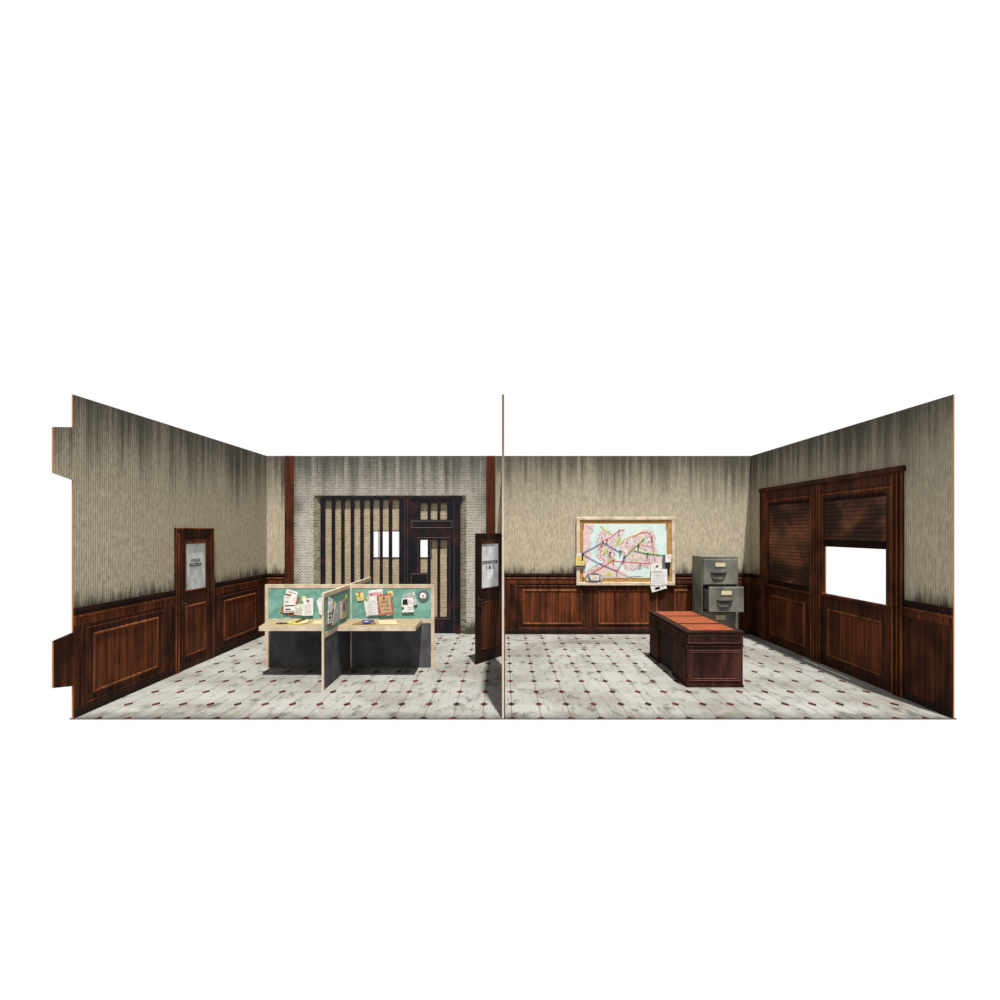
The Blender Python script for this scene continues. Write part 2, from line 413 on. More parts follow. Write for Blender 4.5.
# the right wall, cut through behind the raised blind
WH = (26.86, 32.0, 4.30, 7.60)
w = MB(FR)
w.slab([YF, WH[0], WH[1], YB+.1], [0, WH[2], WH[3], H], lambda u, v: WH[0] < u < WH[1] and WH[2] < v < WH[3], -.05, 0, edge=1)
tag(w.build('wall_right', [plaster, edge_orange], origin=(XR, YF, 0)),
    'right card wall of streaked grey plaster with a tall double window', 'wall', kind='structure')
# the double-sided wall in the middle, with a doorway
w = MB(lambda u, d, v: (-.07+d, u, v))
w.slab([YF, 31.6, 34.5, YB], [0, 7.9, H], lambda u, v: 31.6 < u < 34.5 and v < 7.9, 0, .09, edge=1)
tag(w.build('wall_centre', [plaster, edge_cream], origin=(0, YF, 0)),
    'thin double-sided card wall seen edge-on, dividing the two rooms', 'wall', kind='structure')

# ---- brick cell recess behind the bars
ID = -.24
IX0, IX1, IZ = -14.42, -3.36, 10.72
WIN = [(-10.28, -8.24, 6.03, 8.06), (-6.60, -5.75, 6.03, 7.9)]
w = MB(FB)
us = [IX0, IX1] + [c for q in WIN for c in q[:2]]; vs = [0, IZ] + [c for q in WIN for c in q[2:]]
w.slab(us, vs, lambda u, v: any(q[0] < u < q[1] and q[2] < v < q[3] for q in WIN), ID-.1, ID, edge=0)
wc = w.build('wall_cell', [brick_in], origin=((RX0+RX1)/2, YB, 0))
tag(wc, 'tan brick cell wall behind the black bars with bright window slots', 'wall', kind='structure')
j = MB(FB)                                     # splayed reveals
j.add([(RX0,0,0),(IX0,ID,0),(IX0,ID,IZ),(RX0,0,RZ)], [(0,1,2,3)])
j.add([(RX1,0,0),(IX1,ID,0),(IX1,ID,IZ),(RX1,0,RZ)], [(0,1,2,3)])
j.add([(RX0,0,RZ),(IX0,ID,IZ),(IX1,ID,IZ),(RX1,0,RZ)], [(0,1,2,3)])
j.add([(RX0,0,0),(IX0,ID,0),(IX0,ID-.1,0),(RX0,-.1,0),(RX0,0,RZ),(IX0,ID,IZ),(IX0,ID-.1,IZ),(RX0,-.1,RZ)], [(2,3,7,6)])
j.add([(RX1,0,0),(IX1,ID,0),(IX1,ID-.1,0),(RX1,-.1,0),(RX1,0,RZ),(IX1,ID,IZ),(IX1,ID-.1,IZ),(RX1,-.1,RZ)], [(2,3,7,6)])
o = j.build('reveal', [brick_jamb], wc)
m = MB(FB)
for q in WIN: m.frame(q[0]-.07, q[1]+.07, q[2]-.07, q[3]+.07, .07, ID, ID+.03)
m.build('window_rim', [iron], wc)
m = MB(FB); m.box(-9.90, -9.84, ID-.06, ID-.02, 6.03, 8.06)
m.build('glazing_bar', [iron_line], wc)

# ---- the barred gate
gate = empty('barred_gate', (-8.9, YB, 0), 'rusty black iron cell bars with a barred door at right, behind the workstation', 'cell gate')
bx = lambda px: (px-CX)/12.727
bz = lambda py: EYE-(py-CY)/12.727
g = MB(FB)
g.box(bx(320.3), bx(324.9), -.13, -.03, 0, bz(496.8)); g.box(bx(324.9), bx(456), -.13, -.03, bz(499.8), bz(496.8))
g.box(bx(399), bx(408.6), -.13, -.03, 0, bz(499.8)); g.box(bx(455.5), bx(460.6), -.13, -.03, 0, bz(496.8))
g.box(bx(324.9), bx(399), -.13, -.03, 0, .45)
g.box(bx(408.6), bx(455.5), -.13, -.04, bz(529.5), bz(519.5)); g.box(bx(408.6), bx(420.3), -.13, -.05, bz(519.5), bz(499.8)); g.box(bx(447), bx(455.5), -.13, -.05, bz(519.5), bz(499.8))
g.box(bx(420.3), bx(447), -.13, -.05, bz(503), bz(499.8))
g.build('gate_frame', [iron], gate)
g = MB(FB)
g.ring(bx(410.5), bx(452.5), bz(528.5), bz(520.8), .09, -.04, .02); g.box(bx(404.3), bx(404.9), -.03, -.02, 0, bz(499))
g.box(bx(453.6), bx(454.2), -.04, -.02, 0, bz(499)); g.box(bx(407.3), bx(407.8), -.03, -.02, 0, bz(499))
g.build('frame_moulding', [iron_line], gate)
for a, b in ((331.3,334.8),(340.8,344.2),(350.4,354),(360,363.5),(369.8,373),(379.5,382.5),(388.5,392)):
    g = MB(FB); u0, u1 = bx(a), bx(b)
    g.bev(u0, u1, -.13, -.04, .45, bz(499.8), .02); g.build('bar', [iron], gate)
for a, b in ((427.5,430.5),(437.3,440)):
    g = MB(FB); g.bev(bx(a), bx(b), -.13, -.06, bz(519.5), bz(503), .02); g.build('bar', [iron], gate)
door = MB(FB)
door.box(bx(409), bx(420.3), -.12, -.03, .05, bz(529.6)); door.box(bx(447), bx(455), -.12, -.03, .05, bz(529.6))
door.box(bx(420.3), bx(447), -.12, -.03, bz(540), bz(529.6)); door.box(bx(420.3), bx(447), -.12, -.03, .05, bz(617))
d = door.build('gate_door', [iron], gate)
for a, b, lo in ((427.5,430.5,617),(437.3,440,617)):
    g = MB(FB); g.bev(bx(a), bx(b), -.12, -.05, bz(lo), bz(540), .02); g.build('bar', [iron], d)
g = MB(FB); g.box(bx(410), bx(428.6), -.12, 0.0, bz(589), bz(573)); lb = g.build('lock_box', [iron], d)
g = MB(FB); g.ring(bx(410.6), bx(428), bz(588.4), bz(573.6), .09, 0.0, .02)
g.ring(bx(417.5), bx(450), bz(619.5), bz(537.5), .07, -.03, .02); g.build('door_moulding', [iron_line], d)

# ---- posts flanking the brick bay
for i, (a, b, lab) in enumerate(((285.2, 293.9, 'tall red-brown wooden post left of the brick bay'),
                                 (486.3, 495.3, 'tall red-brown wooden post right of the brick bay, behind the open door'))):
    m = MB(FB); u0, u1 = bx(a), bx(b)
    m.bev(u0, u1, 0, .16, 0, H, .05); m.box(u0+.16, u0+.22, .15, .18, 0, H); m.box(u1-.22, u1-.16, .15, .18, 0, H)
    tag(m.build('trim_%d' % (i+1), [pillar_wood], origin=((u0+u1)/2, YB, 0)), lab, 'post', kind='structure')

# ---- wainscots
TN = [3]
def wainscot(F, u0, u1, panels, label, o3, d=1.0):
    """panels: (outer0, outer1) between stiles; d scales the relief"""
    m = MB(F); m.box(u0, u1, 0, .03*d, 0, 4.70)
    root = m.build('trim_%d' % TN[0], [wood], origin=o3); TN[0] += 1
    tag(root, label, 'wainscot', kind='structure')
    m = MB(F); m.box(u0, u1, 0, .13*d, 4.58, 4.76); m.box(u0, u1, 0, .09*d, 4.50, 4.58); m.build('cap_rail', [wood_dark], root)
    m = MB(F); m.bev(u0, u1, .03*d, .075*d, 3.96, 4.42, .02*d); tr = m.build('top_rail', [wood_panel], root)
    m = MB(F); m.bev(u0, u1, .075*d, .11*d, 4.34, 4.44, .02*d); m.build('rail_bead', [wood_bead], tr)
    m = MB(F); m.bev(u0, u1, .03*d, .10*d, 0, .36, .04*d); m.build('skirting', [wood_dark], root)
    edges = []
    for (a, b) in panels:
        m = MB(F); m.box(a, b, .03*d, .05*d, .39, 3.82); m.ring(a, b, .39, 3.82, .10, .05*d, .035*d)
        fr = m.build('panel_frame', [wood], root)
        m = MB(F); m.bev(a+.48, b-.48, .05*d, .07*d, .82, 3.42, .02*d); m.build('panel', [wood_panel], root)
        m = MB(F); m.ring(a+.42, b-.42, .76, 3.50, .15, .05*d, .06*d); m.build('panel_moulding', [wood_bead], root)
        edges.append((a, b))
    cuts = [u0] + [c for e in edges for c in e] + [u1]
    for a, b in zip(cuts[::2], cuts[1::2]):
        if b-a > .3:
            m = MB(F); c = (a+b)/2
            wd = min(.15, (b-a)/4)
            m.bev(a+.04, c-.05, .03*d, .08*d, .36, 3.96, .03*d); m.bev(c+.05, b-.04, .03*d, .08*d, .36, 3.96, .03*d)
            m.build('stile', [wood], root)
    return root
wainscot(FB, XL, bx(285.2), [], 'short dark wainscot in the back left corner beside the wooden post', (XL, YB, 0))
wainscot(FB, bx(495.3), -.07, [], 'narrow dark wainscot strip between the post and the centre wall', (-.4, YB, 0))
wainscot(FB, .02, XR, [(1.07, 6.63), (7.0, 12.5), (12.95, 18.45)], 'mahogany panelled wainscot under the city map on the back wall', (.02, YB, 0))
wainscot(FL, YF, 29.93, [(23.55, 28.9)], 'dark panelled wainscot on the left wall in front of the records door', (XL, YF, 0), .7)
wainscot(FL, 33.89, YB, [(34.75, 40.15)], 'dark panelled wainscot on the left wall beyond the records door', (XL, 34, 0), .7)
wainscot(FR, 39.86, YB, [], 'dark wainscot strip between the back corner and the tall window', (XR, YB, 0), .7)
m = wainscot(FR, YF, 25.70, [], 'dark wainscot piece at the front end of the right wall', (XR, YF, 0), .7)
wainscot(lambda u, d, v: (.02+d, u, v), YF, 31.5, [(23.6, 29.0)], 'thin wainscot on the right face of the centre wall, front stretch', (.02, YF, 0), .45)
wainscot(lambda u, d, v: (.02+d, u, v), 34.6, YB-.1, [(35.2, 40.4)], 'thin wainscot on the right face of the centre wall, rear stretch', (.02, 35, 0), .45)

FCL = lambda u, d, v: (-.07-d, u, v)
wainscot(FCL, YF+.02, 31.5, [(23.6, 29.0)], 'thin wainscot on the left face of the centre wall, nearer than the open door', (-.07, YF, 0), .2)
wainscot(FCL, 34.6, YB-.1, [(35.2, 40.4)], 'thin wainscot on the left face of the centre wall, behind the open door', (-.07, 35, 0), .2)
# ---- doors
def door_leaf(F, u0, u1, root, lines, gz=(4.63, 7.34), hz=3.9, hside=0, d0=0.0, two=False):
    """u0..u1 leaf, frosted pane with lettering, lower panel, handle"""
    W = u1-u0; ga, gb = u0+.21*W, u0+.82*W
    m = MB(F)
    m.slab([u0, ga, gb, u1], [.02, gz[0], gz[1], 7.95], lambda u, v: ga < u < gb and gz[0] < v < gz[1], d0, d0+.06, edge=0)
    m.build('door_leaf', [wood_dark if two else wood], root)
    m = MB(F); m.box(ga, gb, d0+.015, d0+.045, *gz); gl = m.build('frosted_pane', [frost], root)
    m = MB(F); m.ring(ga-.09, gb+.09, gz[0]-.09, gz[1]+.09, .09, d0+.06, .03)
    m.ring(ga-.04, gb+.04, .75, 3.72, .12, d0+.06, .03); m.box(ga-.12, gb+.12, d0+.06, d0+.075, gz[1]+.14, gz[1]+.24)
    m.build('door_moulding', [wood if two else wood_bead], root)
    m = MB(F); m.bev(ga+.08, gb-.08, d0+.06, d0+.075, .87, 3.6, .015); m.build('door_panel', [wood if two else wood_panel], root)
    for s, vc, w_, h_ in lines:
        text_mb(F, s, (ga+gb)/2, vc, w_, h_, d0+.045, d0+.055).build('lettering', [ink], gl)
    hu = u0+.10*W if hside == 0 else u1-.10*W; sg = 1 if hside == 0 else -1
    m = MB(F); m.box(hu-.05, hu+.05, d0+.06, d0+.08, hz-.42, hz+.18)
    m.tube([(hu, d0+.07, hz), (hu, d0+.19, hz), (hu+.06*sg, d0+.21, hz), (hu+.26*sg, d0+.21, hz-.02)], .028)
    m.build('door_handle', [brass], root)
dr = empty('door_1', (XL, 31.9, 0), 'dark wooden door lettered POLICE RECORDS in the left wall', 'door', kind='structure')
m = MB(FL)
m.box(29.93, 30.25, 0, .10, 0, 8.29); m.box(33.57, 33.89, 0, .10, 0, 8.29); m.box(30.25, 33.57, 0, .10, 7.97, 8.29)
m.build('door_casing', [wood], dr)
m = MB(FL); m.ring(29.93, 33.89, -.2, 8.29, .08, .10, .02); 
m.box(30.16, 30.25, .10, .12, 0, 7.97); m.build('casing_bead', [wood_bead], dr)
door_leaf(FL, 30.25, 33.57, dr, [('POLICE', 6.35, .92, .17), ('RECORDS', 6.08, 1.22, .18)])
# the opened door in the centre wall
hx, hy, ang = -.07, 34.5, math.radians(35)
ux, uy = -math.sin(ang), -math.cos(ang)                      # from the hinge to the free edge
def FD(u, d, v):                                              # u runs from free edge (0) to hinge (2.9)
    return (hx+ux*(2.9-u)+FDn[0]*d, hy+uy*(2.9-u)+FDn[1]*d, v)
FDn = (uy, -ux)                                               # perpendicular to the leaf
if FDn[1] > 0: FDn = (-FDn[0], -FDn[1])
dr = empty('door_2', (hx, hy, 0), 'dark door lettered INTERVIEW ROOM standing ajar from the centre wall', 'door', kind='structure')
door_leaf(FD, 0, 2.88, dr, [('INTERVIEW ROOM', 6.14, 1.56, .22), ('1 & 2', 5.84, .82, .21)], gz=(4.58, 7.30), two=True)

# ---- tall double window on the right wall
WNAME = 'window_1'
wn = empty('window_1', (XR, 32.7, 0), 'tall dark wooden double window frame with panels below, on the right wall', 'window', kind='structure')
m = MB(FR)
Y0, Y1, ZT = 25.70, 39.86, 11.02
m.box(Y0, Y0+.62, 0, .14, 0, ZT); m.box(Y1-.72, Y1, 0, .14, 0, ZT); m.box(32.35, 33.25, 0, .14, 0, ZT)
m.box(Y0+.62, 32.35, 0, .12, 10.45, ZT); m.box(33.25, Y1-.72, 0, .12, 10.45, ZT)
m.build('window_frame', [wood], wn)
m = MB(FR); m.box(Y0-.12, Y1+.05, 0, .24, ZT, 11.27); m.box(Y0-.02, Y1+.02, 0, .18, ZT-.08, ZT); m.build('window_head', [wood], wn)
m = MB(FR)
for a in (Y0, Y0+.30, Y0+.62, 32.35, 32.62, 32.95, 33.25, Y1-.72, Y1-.35, Y1):
    m.box(a-.035, a+.035, .12, .165, 0, ZT-.08)
m.build('frame_bead', [wood_bead], wn)
m = MB(FR); m.box(Y0+.16, Y0+.23, .14, .145, 0, ZT-.1); m.box(Y0+.42, Y0+.52, .14, .145, 0, ZT-.1); m.build('frame_groove', [blind_dark], wn)
for (a, b, z0) in ((26.32, 32.35, 4.30), (33.25, 39.14, 4.16)):
    m = MB(FR); m.box(a, b, 0, .04, 0, z0-.12); s = m.build('lower_panel', [wood], wn)
    m = MB(FR); m.ring(a+.85, b-.60, .62, 3.48, .14, .04, .05); m.build('panel_moulding', [wood_bead], s)
    m = MB(FR); m.bev(a+1.03, b-.78, .04, .06, .8, 3.3, .02); m.build('panel_field', [wood_panel], s)
    m = MB(FR); m.box(a, b, 0, .15, z0-.14, z0); m.build('window_sill', [wood], wn)
    m = MB(FR)
    m.box(a, a+.50 if z0 > 4.2 else a+.28, 0, .09, z0, 10.45); m.box(b-(.32 if z0 > 4.2 else .42), b, 0, .09, z0, 10.45); m.box(a, b, .005, .085, 10.08, 10.45)
    s = m.build('sash', [wood], wn)
    m = MB(FR); m.ring(a+.14, b-.14, z0-.02, 10.34, .09, .09, .03); m.build('sash_bead', [wood_bead], s)
def blind(a, b, z0, z1, rail, label):
    root = empty('window_blind', (XR-.1, (a+b)/2, z0), label, 'blind', 'slatted blinds of the tall double window')
    m = MB(FR); n = int((z1-z0)/.235)
    for k in range(n):
        zz = z0 + k*.235
        m.add([(a, .02, zz), (b, .02, zz), (b, .075, zz+.03), (a, .075, zz+.03), (a, .03, zz+.235), (b, .03, zz+.235)],
              [(0,1,2,3), (3,2,5,4), (0,3,4), (1,5,2), (0,4,5,1)])
    m.build('slat_curtain', [blind_m], root)
    m = MB(FR); m.box(a, b, .01, .10, z0-rail, z0); m.build('bottom_rail', [blind_dark], root)
    m = MB(FR); m.box(a, b, .01, .10, z0+n*.235, z1+.02); m.build('head_rail', [blind_dark], root)
blind(33.55, 38.70, 4.55, 10.08, .36, 'wooden slat blind fully lowered in the window nearer the back corner')
blind(26.84, 32.02, 7.55, 10.08, .38, 'wooden slat blind half raised above the bright window opening')

# ---------------------------------------------------------------- map board
FM = lambda u, d, v: FB(u, d+.13, v)
board = empty('map_board', (9.6, YB, bz(585.2)), 'framed cork board with a coloured city map hanging on the back wall', 'notice board')
U0, U1, V0, V1 = bx(576), bx(674.2), bz(585.2), bz(517)
m = MB(FM); m.box(U0+.2, U1-.2, .005, .05, V0+.2, V1-.2); m.build('cork_sheet', [cork], board)
m = MB(FM)
m.bev(U0, U1, .005, .12, V1-.25, V1, .03); m.bev(U0, U1, .005, .12, V0, V0+.27, .03)
m.bev(U0, U0+.27, .005, .118, V0+.1, V1-.1, .03); m.bev(U1-.27, U1, .005, .118, V0+.1, V1-.1, .03)
m.build('board_frame', [board_wood], board)
mp = lambda x, y: (bx(565+x/8.333), bz(505+y/8.333))
def jag(poly, n=5, a=5):
    out = []
    for i, p in enumerate(poly):
        q = poly[(i+1) % len(poly)]
        for k in range(n):
            t = k/n; out.append(mp(p[0]+(q[0]-p[0])*t+random.uniform(-a, a)*(k > 0), p[1]+(q[1]-p[1])*t+random.uniform(-a, a)*(k > 0)))
    return out
a, b = mp(150, 157), mp(840, 605)
MS = MB(FM); m = MS
m.box(a[0], b[0], .05, .062, b[1], a[1])
mk = len(MS.f)
m.prism(jag([(152,160),(245,165),(205,230),(210,300),(195,360),(218,420),(185,480),(152,530)]), .062, .066)
m.prism(jag([(152,603),(152,560),(240,505),(330,478),(400,470),(440,520),(520,580),(560,603)]), .062, .066)
m.mi[mk:] = [1]*(len(m.f)-mk)
mk = len(MS.f)
m.prism(jag([(270,250),(300,215),(350,230),(420,235),(450,200),(495,200),(470,260),(430,300),(425,380),(400,440),(340,480),(290,460),(250,425),(278,370),(262,300)], a=7), .062, .068)
m.prism(jag([(440,330),(500,275),(560,265),(620,225),(665,195),(725,215),(752,270),(745,350),(785,420),(815,475),(770,530),(660,520),(560,550),(500,540),(455,470),(505,410),(450,385)], a=7), .062, .068)
m.prism(jag([(170,560),(230,510),(300,490),(320,510),(260,550),(200,580)]), .067, .069)
m.mi[mk:] = [2]*(len(m.f)-mk)
mk = len(MS.f)
m.prism(jag([(315,590),(365,555),(395,595)], 2, 2), .067, .071); m.prism(jag([(320,360),(355,365),(350,410),(325,415)], 2, 3), .068, .071)
m.prism(jag([(430,300),(455,265),(465,285),(430,345),(412,345)], 2, 3), .068, .071); m.prism(jag([(345,215),(375,215),(360,235)], 2, 2), .068, .071)
m.prism(jag([(340,470),(400,430),(405,440),(360,480)], 2, 2), .068, .071)
for (x, y) in ((560,420),(610,350),(640,300),(690,400),(600,470)): m.prism(jag([(x-12,y-6),(x+8,y-9),(x+12,y+8),(x-8,y+8)], 1, 1), .068, .071)
m.mi[mk:] = [3]*(len(m.f)-mk)
mk = len(MS.f)
m.stroke(mp(295,175), mp(345,230), .14, .068, .072); m.stroke(mp(500,280), mp(640,225), .07, .068, .072); m.stroke(mp(445,335), mp(500,285), .06, .068, .072)
m.mi[mk:] = [4]*(len(m.f)-mk)
mk = len(MS.f)
def route(pts, w=.05):
    for p, q in zip(pts, pts[1:]): m.stroke(mp(*p), mp(*q), w, .071, .076)
route([(230,560),(330,505),(400,455)], .07); route([(400,465),(500,475),(620,482),(730,488)]); route([(300,300),(370,275),(445,212),(490,205)], .045)
route([(560,272),(640,225),(700,235),(722,300),(728,375),(745,480)], .045); route([(270,380),(300,330),(290,430),(330,465)], .035); route([(450,385),(520,395),(570,340),(620,330),(700,345)], .035)
m.mi[mk:] = [5]*(len(m.f)-mk)
mk = len(MS.f)
route([(170,170),(230,205),(212,240)], .05); route([(212,300),(195,370)], .05); route([(255,430),(262,300),(300,225)], .04); route([(400,540),(520,595),(640,590)], .05)
route([(180,555),(250,500),(320,480)], .04); route([(560,545),(600,505),(680,495)], .04)
m.mi[mk:] = [6]*(len(m.f)-mk)
mk = len(MS.f)
for k in range(60):
    x, y = random.choice([(random.uniform(275,440), random.uniform(240,460)), (random.uniform(480,760), random.uniform(290,510))])
    m.box(*sorted((mp(x,0)[0], mp(x+random.uniform(4,9),0)[0])), .071, .0735, *sorted((mp(0,y)[1], mp(0,y+random.uniform(3,7))[1])))
m.mi[mk:] = [7]*(len(m.f)-mk)
MS.build('map_sheet', [sea, land_pink, land, park, gold, red_ink, grey_ink, slate], board)
def string(pts, material, lab):
    m = MB(FM); m.tube([(*mp(x, y), ) and (mp(x, y)[0], .095, mp(x, y)[1]) for x, y in pts], .018, 6)
    o = m.build('pinned_string', [material], board); o['label'] = lab
string([(140,400),(310,308),(475,400)], blue_s, 'upper blue string')
string([(150,410),(300,490),(430,545),(492,435)], blue_s, 'lower blue string')
string([(500,425),(560,365),(665,265)], green_s, 'short green string')
string([(570,375),(680,400),(822,413)], green_s, 'long green string')
for (x, y) in ((308,303),(447,210),(622,482),(718,266),(430,543),(150,152),(840,155),(345,283),(400,455),(150,597)):
    m = MB(FM); u, v = mp(x, y); m.tube([(u, .06, v), (u, .12, v), (u, .205, v)], .05, 8); m.build('push_pin', [red_m], board)
for (x, y) in ((455,385),(487,435),(372,395),(680,405),(605,345)):
    m = MB(FM); u, v = mp(x, y); m.tube([(u, .06, v), (u, .12, v), (u, .19, v)], .07, 8); m.build('push_pin', [blue_p], board)

# ---------------------------------------------------------------- papers
def rectp(uc, vc, w, h, rot):
    c, s = math.cos(rot), math.sin(rot)
    return [(uc+a*c-b*s, vc+a*s+b*c) for a, b in ((-w/2,-h/2),(w/2,-h/2),(w/2,h/2),(-w/2,h/2))]
def curl(poly, n=1): return poly
def sheet_obj(F, poly, d, material, name, label, cat, group=None, lines=None, th=.014, linemat=None, extra=()):
    """a sheet of paper of any outline; lines: rows of print inside a quadrilateral"""
    m = MB(F); m.prism(poly, d, d+th); o = m.build(name, [material])
    tag(o, label, cat, group)
    if lines and len(poly) == 4:
        bl, br, tr, tl = [Vector(p) for p in poly]
        P = lambda s, t: tuple((bl*(1-s)+br*s)*(1-t)+(tl*(1-s)+tr*s)*t)
        m = MB(F)
        for (s0, s1, t, wd) in lines: m.stroke(P(s0, t), P(s1, t), wd, d+th, d+th+.004)
        m.build('printed_lines', [linemat or grey_ink], o)
    for nm, pl, mt in extra:
        m = MB(F); m.prism(pl, d+th, d+th+.005); m.build(nm, [mt], o)
    return o
def rows(n, t0, t1, s0=.12, s1=.88, wd=.02):
    return [(s0, s1-random.uniform(0, .18), t0+(t1-t0)*i/(n-1), wd) for i in range(n)]
def qd(pts, M): return [M(*p) for p in pts]       # given bottom-left, bottom-right, top-right, top-left
# on the map board
GM = 'papers pinned to the city map board'
M2 = lambda x, y: (bx(570+x/16.667), bz(540+y/16.667))
sheet_obj(FM, qd([(90,480),(250,470),(225,215),(75,235)], M2), .145, slate, 'photo_print', 'dark-edged photo behind the yellow note on the map board\'s left side', 'photo', GM)
sheet_obj(FM, qd([(85,420),(230,420),(235,265),(90,265)], M2), .175, yellow_p, 'sticky_note', 'yellow note at the left edge of the city map board', 'note', GM,
          lines=rows(4, .2, .7), extra=[('black_clip', qd([(180,345),(205,345),(218,220),(190,220)], M2), ink)])
sheet_obj(FM, qd([(95,262),(185,262),(175,215),(105,212)], M2), .175, paper_w, 'paper_slip', 'small white slip above the yellow note left of the city map', 'paper', GM)
o = sheet_obj(FM, [M2(385+135*math.cos(a), 620-75*math.sin(a)) for a in [2*math.pi*i/22 for i in range(22)]], .13, slate, 'badge_cutout', 'grey winged crest cutout on the map board\'s bottom left corner', 'badge', GM)
m = MB(FM); m.prism(qd([(340,665),(470,670),(485,580),(300,575)], M2), .144, .152); m.build('badge_scroll', [paper_c], o)
m = MB(FM); m.prism(qd([(265,680),(300,675),(290,600),(262,610)], M2), .144, .150); m.build('badge_wing', [paper_g], o)
m = MB(FM); m.prism(qd([(500,675),(530,680),(520,600),(495,600)], M2), .144, .150); m.build('badge_wing', [paper_g], o)
m = MB(FM)
for x in (370, 390, 410, 430): m.stroke(M2(x, 610), M2(x+3, 640), .04, .152, .156)
m.build('badge_marks', [grey_ink], o)
sheet_obj(FM, qd([(880,240),(945,250),(950,155),(885,150)], M2), .09, paper_w, 'paper_slip', 'tiny white slip with a red mark in the middle of the city map', 'paper', GM,
          extra=[('red_mark', qd([(905,235),(920,225),(895,190),(885,200)], M2), red_ink)])
M3 = lambda x, y: (bx(630+x/16.667), bz(540+y/16.667))
sheet_obj(FM, qd([(520,475),(590,475),(570,240),(530,245)], M3), .135, slate, 'photo_print', 'narrow grey photo strip at the end of the long green string', 'photo', GM)
sheet_obj(FM, qd([(600,590),(635,590),(650,370),(560,375)], M3), .15, ink, 'photo_print', 'black photo under the small white note on the board\'s right rim', 'photo', GM)
sheet_obj(FM, qd([(565,370),(660,365),(675,235),(585,235)], M3), .165, paper_w, 'paper_slip', 'small white note on the right rim of the city map board', 'note', GM,
          extra=[('red_mark', qd([(615,300),(632,300),(632,270),(620,270)], M3), red_ink)])
sheet_obj(FM, qd([(350,868),(600,795),(560,700),(320,760)], M3), .145, paper_w, 'document', 'white sheet with a small black picture hanging below the map board', 'paper', GM,
          extra=[('picture', qd([(405,830),(485,808),(475,765),(395,785)], M3), ink)], lines=[(.62,.9,.5,.05)])
sheet_obj(FM, qd([(325,750),(605,735),(600,480),(335,470)], M3), .165, paper_w, 'document', 'large white written sheet on the lower right of the city map', 'paper', GM, lines=rows(9, .1, .9, wd=.018))
sheet_obj(FM, qd([(325,520),(520,520),(510,365),(335,395)], M3), .185, paper_w, 'document', 'white sheet with a ring mark, topmost on the city map\'s right', 'paper', GM,
          extra=[('ring_mark', [M3(430+25*math.cos(t), 435+25*math.sin(t)) for t in [2*math.pi*i/14 for i in range(14)]], grey_ink),
                 ('ring_centre', [M3(430+16*math.cos(t), 435+16*math.sin(t)) for t in [2*math.pi*i/14 for i in range(14)]], paper_w)])

# ---------------------------------------------------------------- workstation
PY, PXc, TP = 31.43, -9.165, .05               # cross panel plane, long panel plane, half thickness
ws = empty('cross_workstation', (PXc, PY, 0), 'four-sided office workstation with green pinboards and pale worktops', 'workstation')
def partition(F, u0, u1, nm_u=None):
    m = MB(F)
    e = .20 if u0 < 0 else .10
    m.box(u0, u1, -TP, TP, 4.71, 4.94); m.box(u0, u0+e, -TP, TP, 0, 4.71); m.box(u1-e, u1, -TP, TP, 0, 4.71)
    m.box(u0+e, u1-e, -TP, TP, 2.64, 2.90)
    m.build('partition_frame', [pale], ws)
    m = MB(F); m.box(u0+e, u1-e, -.035, .035, 2.90, 4.71); m.build('pinboard', [felt], ws)
    m = MB(F); m.box(u0+e, u1-e, -.035, .035, .03, 2.64); m.build('lower_board', [gray_board], ws)
partition(lambda u, d, v: (u, PY-d, v), -14.13, -4.10)
partition(lambda u, d, v: (PXc+d, u, v), 26.85, 36.45)
m = MB(lambda u, d, v: (u, PY-d, v)); m.box(PXc+.09, PXc+.19, TP, TP+.03, 0, 4.94); m.build('corner_post', [pale], ws)
m = MB(lambda u, d, v: (u, PY-d, v)); m.box(PXc-.19, PXc-.09, TP, TP+.03, 0, 4.94); m.build('corner_post', [pale], ws)
DT, DH = .24, 2.86
def worktop(poly):
    m = MB(lambda u, d, v: (u, v, DH-DT+d)); m.prism(poly, 0, DT, 0)
    o = m.build('worktop', [pale_top, pale], ws)
    for p in o.data.polygons: p.material_index = 0 if p.normal.z > .5 else 1
worktop([(-13.80, PY-TP), (-13.42, 29.05), (PXc-TP, 29.05), (PXc-TP, PY-TP)])
worktop([(PXc+TP, PY-TP), (PXc+TP, 29.05), (-4.83, 29.05), (-4.83, PY-TP)])
worktop([(-13.4, PY+TP), (-13.4, 33.7), (PXc-TP, 33.7), (PXc-TP, PY+TP)])
worktop([(-4.83, PY+TP), (-4.83, 33.7), (PXc+TP, 33.7), (PXc+TP, PY+TP)])

